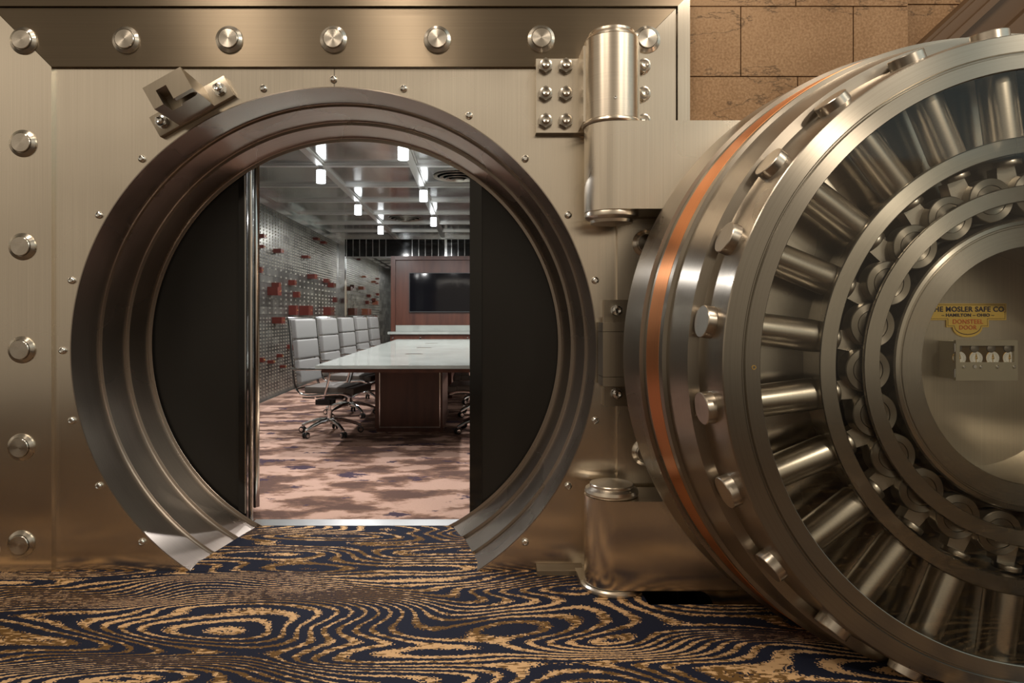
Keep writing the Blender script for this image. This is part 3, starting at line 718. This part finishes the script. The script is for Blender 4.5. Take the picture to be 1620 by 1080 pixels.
# ---- time lock
YT = YK(434)
tb = Vector((DX, YQ, .9585))
TL = mk('time_lock', (lambda b_: (box(b_, -.105, .105, YT - YQ + .012, 0, .004, .142), b_)[1])(NB()), 'time_case', VD, tb, bevel=.002)
TL['label'] = 'boxed time lock with four white dials'
bm = NB()
x0, x1, z0, z1 = -.113, .113, .0, .147; wx0, wx1, wz0, wz1 = -.099, .100, .067, .127
for q in ((x0, wx0, z0, z1), (wx1, x1, z0, z1), (wx0, wx1, z0, wz0), (wx0, wx1, wz1, z1)):
    box(bm, q[0], q[1], YT - YQ, YT - YQ + .011, q[2], q[3])
mk('lock_door', bm, 'time_case', TL, tb)
bm = NB(); box(bm, wx0, wx1, YT - YQ + .0115, YT - YQ + .0122, wz0, wz1); mk('movement_plate', bm, 'movement', TL, tb)
for i in range(4):
    cx_ = -.097 + .0610 * i + .0045
    bm = NB(); R_ = .0245
    lathe(bm, [(R_, .002), (R_, 0), (0, 0)], 40, mi=0)
    lathe(bm, [(R_, .002), (R_ + .0012, .001), (R_ + .0012, -.001), (R_, -.0012)], 40, mi=2)
    for j in range(24):
        a = j * PI / 12; M_ = Matrix.Rotation(a, 4, 'Y')
        box(bm, -.0004, .0004, -.0003, 0, .0195, .0225, mi=1, M=M_)
    lathe(bm, [(.0165, -.0002), (.0160, -.0002)], 40, mi=1)
    prism(bm, [(-.0035, .004), (0, .019), (.0035, .004)], (-.002, -.001), mi=2); lathe(bm, [(.0032, 0), (.003, -.004), (0, -.005)], 20, mi=2)
    box(bm, -.001, .001, -.0015, -.0008, -.018, 0, mi=2)
    if i == 0:   # part of this dial is hidden by the lock door's frame
        pass
    o = mk('dial', bm, ['dial_white', 'dial_ink', 'brass'], TL, (DX + cx_, YT + .0105, .9585 + .081))
    bm = NB(); lathe(bm, [(.017, .0), (.015, -.003), (.009, -.004), (0, -.004)], 30); mk('balance_wheel', bm, 'steel_dark', TL, (DX + cx_ - .006 + .0, YT + .0115, .9585 + .117))
    bm = NB(); lathe(bm, [(.0055, 0), (.0052, -.0035), (.003, -.005), (0, -.005)], 20); mk('winding_knob', bm, 'polished', TL, (DX + cx_ + .008, YT, .9585 + .050))
bm = NB(); lathe(bm, [(.0075, 0), (.006, -.003), (0, -.003)], 20); mk('keyhole', bm, 'polished', TL, (DX - .045, YT, .9585 + .051))
for zz in (.105, .012):
    bm = NB(); lathe(bm, [(0, 0), (.0035, 0), (.0035, .03), (0, .03)], 16, 'Z'); mk('lock_hinge', bm, 'polished', TL, (DX - .1155, YT + .003, .9585 + zz))

# ================================================================== DOORWAY LINING between lobby and meeting room
yw = YK(285.5)
RX0, RX1, RYB, RZ, FZ = -2.66, 1.34, YK(81), 2.72, .03
OL, OR_ = (386 - 751) / 284, (742 - 751) / 284 + .004
bm = NB(); box(bm, RX0, OL - .001, yw, yw + .16, -.2, 2.75); box(bm, OR_ + .065, RX1, yw, yw + .16, -.2, 2.75); box(bm, OL, OR_ + .065, yw, yw + .16, 2.55, 2.75)
struct('wall_entry', bm, 'black_paint', 'black painted partition either side of the inner opening')
bm = NB(); box(bm, OR_, OR_ + .066, yw - .012, yw + .16, FZ - .03, 2.55); struct('trim_3', bm, 'black_gloss', 'glossy black door jamb on the right of the inner opening', bevel=.003)
bm = NB()
box(bm, OL - .02, OL + .012, yw - .010, yw + .05, 0, 2.55); box(bm, OL + .030, OL + .034, yw + .0, yw + .06, 0, 2.55)
struct('trim_4', bm, 'black_gloss', 'glossy black door jamb on the left of the inner opening', bevel=.002)
bm = NB(); rod(bm, [(OL + .036, yw + .03, FZ), (OL + .036, yw + .03, 2.55)], .012, 16); box(bm, OL + .012, OL + .018, yw - .004, yw + .05, FZ, 2.55)
struct('trim_5', bm, 'chrome', 'polished steel strips down the left door jamb')
# open metal leaf
lx = (405 - 751) / 268; ly = YK(268)
LD = thing('metal_door', 'narrow edge of an open metal door in the left of the inner opening', 'door', (lx, ly, FZ))
bm = NB(); Mz = Matrix.Rotation(math.radians(129), 4, 'Z')
box(bm, 0, .85, -.024, .0, .03, 2.5, M=Mz); mk('door_leaf', bm, 'polished', LD, (lx - .002, ly, FZ), bevel=.002)
bm = NB(); Mz2 = Matrix.Translation((0, 0, 0)) @ Mz; box(bm, -.004, .85, .001, .008, .03, 2.5, M=Mz); mk('door_skin', bm, 'black_gloss', LD, (lx - .002, ly, FZ))
for zc in (.24, 1.13, 2.0):
    bm = NB(); rod(bm, [(0, 0, -.11), (0, 0, .11)], .008, 12)
    rod(bm, [(0, 0, .11), (0, 0, .125)], .006, 12); rod(bm, [(0, 0, -.125), (0, 0, -.11)], .006, 12); box(bm, -.02, .0, -.002, .002, -.10, .10)
    mk('hinge', bm, 'chrome', LD, (lx - .018, ly - .030, FZ + zc))
bm = NB(); box(bm, OL + .04, OR_ + .01, yi + .008, yi + .12, -.02, .0335); struct('trim_6', bm, 'threshold', 'polished metal threshold strip between the two carpets', bevel=.003)

# ================================================================== MEETING ROOM
bm = NB(); box(bm, RX0 - .2, RX1 + .2, yi + .10, RYB + .2, -.1, FZ); struct('floor_room', bm, 'room_carpet', 'mottled pink, brown and plum carpet of the meeting room')
bm = NB(); box(bm, RX0 - .2, RX1 + .2, yw + .16, RYB + .2, RZ, RZ + .1); struct('ceiling', bm, 'room_steel', 'polished steel panel ceiling of the meeting room')
bm = NB(); box(bm, RX0 - .12, RX0, yw + .1, RYB + .1, 0, RZ); wl = struct('wall_left', bm, 'box_nest', 'steel wall of safe deposit boxes with rows of hinge knuckles')
bm = NB(); box(bm, RX1, RX1 + .12, yw + .1, RYB + .1, 0, RZ); struct('wall_right_room', bm, 'box_nest')
bm = NB(); box(bm, RX0, RX1, RYB, RYB + .1, 0, 2.32); struct('wall_back', bm, 'mirror', 'mirrored wall at the far end of the meeting room')
bm = NB(); box(bm, RX0, RX1, RYB - .005, RYB + .1, 2.32, RZ); struct('window_1', bm, 'black_gloss', 'dark glazed band above the mirrored wall')
bm = NB()
xs = -2.50
while xs < RX1:
    if not (-1.62 < xs < -1.32): box(bm, xs - .006, xs + .006, RYB - .018, RYB - .005, 2.32, 2.67)
    xs += .128
box(bm, RX0, RX1, RYB - .03, RYB - .004, 2.295, 2.325); box(bm, RX0, RX1, RYB - .05, RYB, 2.66, 2.72); box(bm, -.58, -.54, RYB - .03, RYB, 2.3, 2.7)
struct('trim_7', bm, 'polished', 'steel glazing bars across the dark band')
bm = NB(); box(bm, RX0, RX0 + .012, yw + .1, RYB, 2.575, RZ); box(bm, RX0, RX0 + .06, yw + .1, RYB, RZ - .045, RZ); struct('trim_8', bm, 'room_steel', 'plain steel frieze above the deposit boxes')
bm = NB(); box(bm, RX0, RX0 + .05, yw + .1, RYB, FZ, FZ + .09); struct('baseboard_left', bm, 'polished', 'steel base channel along the deposit boxes', bevel=.004)
bm = NB(); box(bm, RX0, RX0 + .14, RYB - .10, RYB, FZ, RZ); struct('trim_9', bm, 'polished', 'steel corner column beside the mirrored wall', bevel=.004)
# hinge knuckles: three zones down the wall
bm = NB()
def dot(y, z, s=.0075, L=.020):
    v = [bm.verts.new((a, b, c)) for a, b, c in ((0, y - s, z - L / 2), (0, y + s, z - L / 2), (0, y + s, z + L / 2), (0, y - s, z + L / 2),
                                                 (.014, y - s * .7, z - L * .4), (.014, y + s * .7, z - L * .4), (.014, y + s * .7, z + L * .4), (.014, y - s * .7, z + L * .4))]
    for q in ((4, 5, 6, 7), (0, 1, 5, 4), (1, 2, 6, 5), (2, 3, 7, 6), (3, 0, 4, 7)): bm.faces.new([v[i] for i in q])
    w = s * .55; f = bm.faces.new([bm.verts.new((.002, y - s, z - L / 2 - .002)), bm.verts.new((.002, y + s, z - L / 2 - .002)), bm.verts.new((.002, y + s * .6, z - L * .95)), bm.verts.new((.002, y - s * .6, z - L * .95))]); f.material_index = 1  # flat dark patch painted below each knuckle as its shadow
y = 7.6; ci = 0
while y < RYB - .12:
    z = 2.55
    while z > 1.84: dot(y, z); z -= .0415
    z = 1.80
    if ci % 2 == 0:
        while z > 1.20: dot(y, z, .008, .026); z -= .062 if int(z * 100) % 3 else .09
    z = 1.15
    while z > .16: dot(y, z, .009, .024); z -= .0445
    y += .125; ci += 1
kn = mk('hinge_knuckles', bm, ['knuckle', 'knuckle_shadow'], wl, (RX0, 0, 0), angle=10)
kn['kind'] = 'stuff'; kn['label'] = 'rows of tiny steel hinge knuckles'
# red deposit boxes standing out of the wall
BX = [(412, 373.5, 8, 6), (413, 390, 5, 5), (438, 397, 11, 6), (483, 406.5, 9, 4), (499.6, 378, 7, 4), (511.5, 384, 7, 4), (492.6, 437.5, 11, 7), (436, 451, 8, 8),
      (431, 460.5, 14, 13), (462, 447, 7, 8), (469, 466, 6, 9), (516.3, 444, 6, 6), (524, 451, 9, 7), (409, 427, 6, 9), (530.5, 474, 4, 8),
      (463, 490.6, 9, 15), (481, 491, 16, 15), (518, 492, 14, 13), (438, 506.5, 13, 10), (459.5, 548, 8, 6), (428.7, 572, 5, 5), (411, 569, 7, 7), (443, 562.4, 4, 5), (448, 579.4, 4, 4), (465, 552, 5, 4)]
lab = ['high at the left edge of the wall', 'tiny, just under the topmost left box', 'upper left, alone and wide', 'upper middle, flat and small', 'left of the close pair near the ceiling', 'right of the close pair near the ceiling',
       'wide, right of centre at eye level', 'small, touching the big left box from above', 'large, left of the wall at eye level', 'narrow, centre of the wall above the framed box', 'upright narrow box below the centre', 'small, upper of two stacked near the column',
       'lower of two stacked near the column', 'cut by the left door edge', 'slim, closest to the steel column', 'tall narrow box beside the largest box', 'largest of the boxes, over the first chair', 'square box above the second and third chairs',
       'wide, lower left over the dense hinges', 'low, nearest the back of the first chair', 'very small, low on the left', 'low at the left door edge', 'tiny square, low beside the first chair', 'tiny, lowest of all on the wall', 'dark small box behind the first chair back']
proto = None
for (px, py, w, h), lb in zip(BX, lab):
    k = (751 - px) / 2.62; c = PT(px, py, k)
    dy = max(.05, w * .45 / (751 - px) * c.y); hh = h / k; dp = .05 + .006 * w
    B = thing('deposit_box', 'red deposit box on the steel wall, ' + lb, 'deposit box', (RX0, c.y, c.z), 'red deposit boxes on the steel wall')
    bm = NB(); box(bm, .001, dp, -dy / 2, dy / 2, -hh / 2, hh / 2); mk('box_body', bm, 'red_box', B, (RX0, c.y, c.z), bevel=.002)
    bm = NB(); lathe(bm, [(.006, 0), (.006, .012), (.004, .016), (0, .016)], 10); bmesh.ops.transform(bm, matrix=Matrix.Rotation(-PI / 2, 4, 'Z'), verts=bm.verts)
    mk('box_knob', bm, 'brass', B, (RX0 + dp, c.y, c.z))
    if w > 8:
        bm = NB(); box(bm, 0, dp * .96, dy / 2, dy / 2 + .004, -hh / 2, hh / 2); mk('box_side', bm, 'red_box_light', B, (RX0, c.y, c.z))
# ceiling beams
kz = [5.62, 6.70, 7.78, 8.82, 9.93, 11.02, 12.07]; lxs = [-1.55, -.62, .31]
for i, yy in enumerate([4.5] + kz):
    bm = NB(); box(bm, RX0, RX1, yy - .035, yy + .035, RZ - .030, RZ); box(bm, RX0, RX1, yy - .055, yy + .055, RZ - .008, RZ)
    struct('beam_cross_%d' % (i + 1), bm, 'beam_steel', bevel=.002)
for i, xx in enumerate(lxs):
    bm = NB(); box(bm, xx - .035, xx + .035, yw + .2, RYB, RZ - .034, RZ); box(bm, xx - .05, xx + .05, yw + .2, RYB, RZ - .010, RZ)
    struct('beam_long_%d' % (i + 1), bm, 'beam_steel', bevel=.002)
# hanging glass lamps
LP = [(-1.55, 6.69, 'first in the left row'), (-1.55, 8.82, 'middle of the left row'), (-1.55, 10.94, 'farthest in the left row'), (-.612, 5.68, 'nearest in the right row'),
      (-.60, 7.78, 'second in the right row'), (-.617, 9.96, 'farthest of the right row')]
for (lx_, ly_, lb) in LP:
    z = 2.58
    t = thing('ceiling_lamp', 'small glowing glass lamp on the steel ceiling, ' + lb, 'ceiling lamp', (lx_, ly_, z), 'glass lamps under the steel ceiling')
    bm = NB(); n = 24; prof = []
    for j in range(7):
        zz = -.058 + .116 * j / 6; prof += [(.044, zz), (.048, zz + .006), (.044, zz + .012)]
    lathe(bm, [(0, -.06)] + prof + [(0, .078)], 16, 'Z'); mk('glass_shade', bm, 'lamp_glass', t, (lx_, ly_, z))
    bm = NB(); lathe(bm, [(.035, .070), (.038, .085), (.02, .095), (.02, RZ - z - .035), (0, RZ - z - .035)], 20, 'Z'); mk('lamp_stem', bm, 'chrome', t, (lx_, ly_, z))
    l = bpy.data.lights.new('lamp_bulb', 'AREA'); l.shape = 'DISK'; l.size = .09; l.energy = 30; l.color = (1.0, .98, .97)
    o = bpy.data.objects.new('lamp_bulb', l); COL.objects.link(o); o.parent = t; o.location = (0, 0, -.065)
for (lx_, ly_) in ((.31, 6.70), (.31, 8.82), (.31, 10.94), (-1.55, 4.6)):  # area lights alone at these spots, no lamp bodies modelled
    l = bpy.data.lights.new('lamp_bulb', 'AREA'); l.shape = 'DISK'; l.size = .09; l.energy = 30; l.color = (1.0, .98, .97)
    o = bpy.data.objects.new('lamp_bulb', l); COL.objects.link(o); o.location = (lx_, ly_, 2.45)
# round air diffusers
for px, py, lb in ((724, 281, 'nearer the doorway'), (641, 347, 'farther into the room')):
    k = (497 - py) / (RZ - .02 - 1.2); c = PT(px, py, k)
    t = thing('air_diffuser', 'round concentric black and steel ceiling air diffuser, ' + lb, 'air vent', (c.x, c.y, RZ))
    for j, (ra, rb) in enumerate(((.27, .225), (.20, .16), (.135, .10), (.075, .03))):
        bm = NB(); lathe(bm, [(ra, -.004 - .012 * j), (ra - .004, -.014 - .012 * j), (rb, -.004 - .010 * j), (rb + .004, .0)], 40, 'Z', closed=True); mk('diffuser_ring', bm, 'steel_dark', t, (c.x, c.y, RZ - .002))
    bm = NB(); lathe(bm, [(.262, -.002), (0, -.002)], 40, 'Z'); mk('duct_opening', bm, 'shade_black', t, (c.x, c.y, RZ))

# ---- screen wall and credenza
yc = RYB - .42; cx0, cx1 = -1.585, .41
SW = thing('media_cabinet', 'dark red-brown wooden media cabinet framing the wall screen', 'cabinet', ((cx0 + cx1) / 2, yc, FZ))
bm = NB(); box(bm, cx0, cx0 + .085, yc, RYB - .01, .881, 2.30); box(bm, cx1 - .085, cx1, yc, RYB - .01, .881, 2.30); box(bm, cx0 + .086, cx1 - .086, yc, RYB - .01, 2.23, 2.30)
mk('cabinet_frame', bm, 'wood', SW, (0, 0, 0), bevel=.002)
bm = NB(); box(bm, cx0 + .085, cx1 - .085, yc + .07, RYB - .01, .881, 2.23); mk('back_panel', bm, 'wood', SW, (0, 0, 0))
bm = NB(); box(bm, cx0 + .03, cx1 - .03, yc - .33, RYB - .02, FZ, .832); mk('cabinet_base', bm, 'wood', SW, (0, 0, 0), bevel=.002)
for a, b in ((cx0 + .035, -1.05), (-1.045, -.18), (-.175, cx1 - .035)):
    bm = NB(); box(bm, a, b, yc - .35, yc - .33, .70, .826); dr = mk('drawer', bm, 'wood', SW, (0, 0, 0), bevel=.002)
    bm = NB(); lathe(bm, [(.016, 0), (.016, -.018), (0, -.02)], 16); mk('knob', bm, 'polished', dr, (a + .045, yc - .35, .765))
    bm = NB(); box(bm, a, b, yc - .35, yc - .33, .12, .694); mk('cabinet_door', bm, 'wood', SW, (0, 0, 0), bevel=.002)
bm = NB(); box(bm, cx0 - .01, cx1 + .01, yc - .39, yc + .06, .834, .880); ct = mk('stone_counter', bm, 'marble', None, (0, 0, 0), bevel=.003)
tag(ct, 'pale grey stone counter slab on the wooden media cabinet', 'countertop')
bm = NB(); box(bm, cx0 + .088, cx1 - .088, yc + .045, yc + .069, .881, .992); bs = mk('stone_upstand', bm, 'marble', ct, (0, 0, 0))
yt_ = yc + .055; kt = F / yt_
p0 = PT(647.5, 431.5, kt); p1 = PT(743, 494, kt); tw = 1.335
TV = thing('wall_screen', 'wide black flat screen mounted on the wooden cabinet panel', 'television', (p0.x + tw / 2, yt_, p1.z))
bm = NB(); box(bm, p0.x, p0.x + tw, yt_ - .028, yt_ + .015, p1.z, p0.z); mk('screen_case', bm, 'black_plastic', TV, (0, 0, 0), bevel=.003)
bm = NB(); box(bm, p0.x + .012, p0.x + tw - .012, yt_ - .0295, yt_ - .0281, p1.z + .022, p0.z - .012); mk('display', bm, 'screen', TV, (0, 0, 0))

# ---- meeting table
TX0, TX1 = -1.325, .005; TY0, TY1 = YK(190.5), 11.3; TZ = .775
MT = thing('meeting_table', 'long meeting table with white marble top and red-brown wooden base', 'table', ((TX0 + TX1) / 2, 7, FZ))
bm = NB(); box(bm, TX0, TX1, TY0, TY1, TZ - .028, TZ); mk('tabletop', bm, 'marble', MT, (0, 0, 0), bevel=.003)
bm = NB(); box(bm, TX0 + .045, TX1 - .045, TY0 + .035, TY1 - .04, TZ - .062, TZ - .029); mk('apron', bm, 'wood', MT, (0, 0, 0), bevel=.002)
yb = YK(159); bx0, bx1 = (593.5 - 751) / 159, (700 - 751) / 159
for (ya, ye) in ((yb, yb + 1.3), (9.2, 10.5)):
    bm = NB(); box(bm, bx0, bx1, ya, ye, FZ + .035, TZ - .06); pb = mk('pedestal', bm, 'wood', MT, (0, 0, 0), bevel=.003)
    bm = NB(); box(bm, bx0 + .01, bx1 + .01, ya + .02, ye, FZ, FZ + .036); mk('plinth', bm, 'wood', pb, (0, 0, 0))
    bm = NB(); box(bm, bx0 + .040, bx0 + .049, ya - .006, ya, FZ + .05, TZ - .063); box(bm, bx1 - .030, bx1 - .021, ya - .006, ya, FZ + .05, TZ - .063); box(bm, bx0 + .040, bx1 - .021, ya - .006, ya, FZ + .042, FZ + .054)
    mk('steel_inlay', bm, 'polished', pb, (0, 0, 0))
for k_, (px, py) in enumerate(((655, 560), (671, 550), (683, 543))):
    k = (py - 497) / (1.2 - TZ); c = PT(px, py, k); bm = NB(); box(bm, -.09, .09, -.06, .06, 0, .003); q = mk('cable_hatch', bm, 'polished', MT, (c.x, c.y, TZ), bevel=.001)

# ---- office chairs
def rounded(bm, x0, x1, y0, y1, z0, z1, b, M=None):
    b2 = NB(); box(b2, x0, x1, y0, y1, z0, z1)
    bmesh.ops.bevel(b2, geom=b2.edges[:], offset=b, segments=4, affect='EDGES', profile=.6)
    me = bpy.data.meshes.new('tmp'); b2.to_mesh(me); b2.free(); n0 = len(bm.verts); bm.from_mesh(me); bpy.data.meshes.remove(me)
    bm.verts.ensure_lookup_table()
    if M is not None: bmesh.ops.transform(bm, matrix=M, verts=bm.verts[n0:])
# side profile of the sling: from seat front, back, up to the headrest (x, z)
prof = spline([(.325, 0, .400), (.22, 0, .425), (.0, 0, .408), (-.13, 0, .400), (-.205, 0, .428), (-.250, 0, .52), (-.270, 0, .70), (-.290, 0, .93), (-.312, 0, 1.125)], 6)
def make_chair(label):
    t = thing('office_chair', label, 'office chair', (0, 0, 0), 'leather office chairs around the meeting table')
    # seat pad: three flat cushions following the sling
    bm = NB()
    for a, b in ((-.155, .06), (.065, .265)):
        rounded(bm, a, b, -.235, .235, .418, .485, .020)
    rounded(bm, .255, .345, -.235, .235, .412, .478, .022)
    mk('seat', bm, 'leather_seat', t)
    bm = NB()
    def pad(z0, z1, x0, x1, th=.05):
        d = Vector((x1 - x0, 0, z1 - z0)); L = d.length; ang = math.atan2(d.x, d.z)
        M = Matrix.Translation((x0, 0, z0)) @ Matrix.Rotation(ang, 4, 'Y')
        rounded(bm, -.0, th, -.225, .225, .003, L - .003, .020, M)
    pad(.928, 1.12, -.288, -.310, .058); pad(.735, .925, -.268, -.288, .058); pad(.505, .732, -.235, -.268, .055)
    mk('backrest', bm, 'leather_back', t)
    for s in (-1, 1):
        bm = NB(); rod(bm, [(p.x, s * .245, p.z) for p in prof], .01, 8, flat=(.009, .013)); mk('side_rail', bm, 'chrome', t)
        bm = NB(); arm_ = spline([(-.275, s * .255, .655), (-.20, s * .275, .650), (.04, s * .285, .655), (.115, s * .285, .640), (.12, s * .28, .58), (.07, s * .265, .41)], 6)
        rod(bm, arm_, .01, 8, flat=(.007, .012)); mk('armrest', bm, 'chrome', t)
        bm = NB(); rod(bm, [(-.12, s * .20, .402), (.20, s * .20, .402)], .007, 8); mk('under_rail', bm, 'black_plastic', t)
    bm = NB(); rod(bm, [(-.314, -.262, 1.128), (-.314, .262, 1.128)], .013, 10); mk('top_bar', bm, 'chrome', t)
    bm = NB(); rod(bm, [(-.225, -.25, .46), (-.225, .25, .46)], .010, 10); mk('back_bar', bm, 'chrome', t)
    bm = NB(); box(bm, -.13, .02, -.045, .045, .285, .335); box(bm, -.05, -.02, -.205, .205, .375, .396); box(bm, .12, .15, -.205, .205, .375, .396); box(bm, -.04, .14, -.03, .03, .345, .378); box(bm, .0, .05, -.03, .03, .30, .35); box(bm, .05, .16, -.23, -.215, .366, .376); box(bm, -.17, -.05, -.24, -.225, .372, .382)
    mk('tilt_mechanism', bm, 'black_plastic', t, bevel=.004)
    bm = NB(); lathe(bm, [(0, .10), (.031, .10), (.029, .125), (.024, .13), (.024, .235), (.014, .237), (.014, .30), (0, .30)], 20, 'Z'); mk('gas_column', bm, 'chrome', t)
    bm = NB()
    for i in range(5):
        a = 2 * PI * i / 5 + .55; c, s = math.cos(a), math.sin(a)
        rod(bm, [(.02 * c, .02 * s, .135), (.12 * c, .12 * s, .132), (.22 * c, .22 * s, .105), (.30 * c, .30 * s, .072)], [.024, .021, .017, .014], 10)
    lathe(bm, [(0, .155), (.036, .15), (.038, .105), (0, .10)], 20, 'Z'); mk('star_base', bm, 'chrome', t)
    for i in range(5):
        a = 2 * PI * i / 5 + .55; c, s = math.cos(a), math.sin(a)
        bm = NB()
        for q in (-1, 1):
            M = Matrix.Translation((.30 * c + q * .017 * -s, .30 * s + q * .017 * c, .030)) @ Matrix.Rotation(a, 4, 'Z')
            lathe(bm, [(0, -.010), (.026, -.010), (.030, -.006), (.030, .006), (.026, .010), (0, .010)], 20, M=M)
            lathe(bm, [(.019, .0112 * q), (.014, .0115 * q), (0, .0115 * q)], 16, mi=1, M=M)
        rod(bm, [(.30 * c, .30 * s, .03), (.30 * c, .30 * s, .075)], .010, 8, mi=1); mk('caster', bm, ['black_plastic', 'chrome'], t)
    return t
labs = ['grey leather high-back office chair nearest the doorway, left side of the meeting table', 'second grey leather office chair from the doorway on the left side of the table',
        'middle grey leather office chair on the left side of the marble table', 'fourth grey leather office chair, left side, last but one before the cabinet', 'farthest grey leather office chair on the left side, beside the media cabinet',
        'nearest office chair tucked under the right side of the table, half behind the jamb', 'second office chair under the right side of the table, glimpsed behind the first',
        'third office chair along the hidden right side of the table']
c0 = make_chair(labs[0])
spots = [(-1.42, 6.50, -12), (-1.45, 7.70, -11), (-1.465, 8.90, -10), (-1.465, 10.05, -9), (-1.45, 11.2, -8), (.10, 6.62, 176), (.10, 7.7, 180), (.12, 8.8, 182)]
for i, (x, y, r) in enumerate(spots):
    c = c0 if i == 0 else copy_tree(c0)
    c.location = (x, y, FZ); c.rotation_euler = (0, 0, math.radians(r)); c['label'] = labs[i]
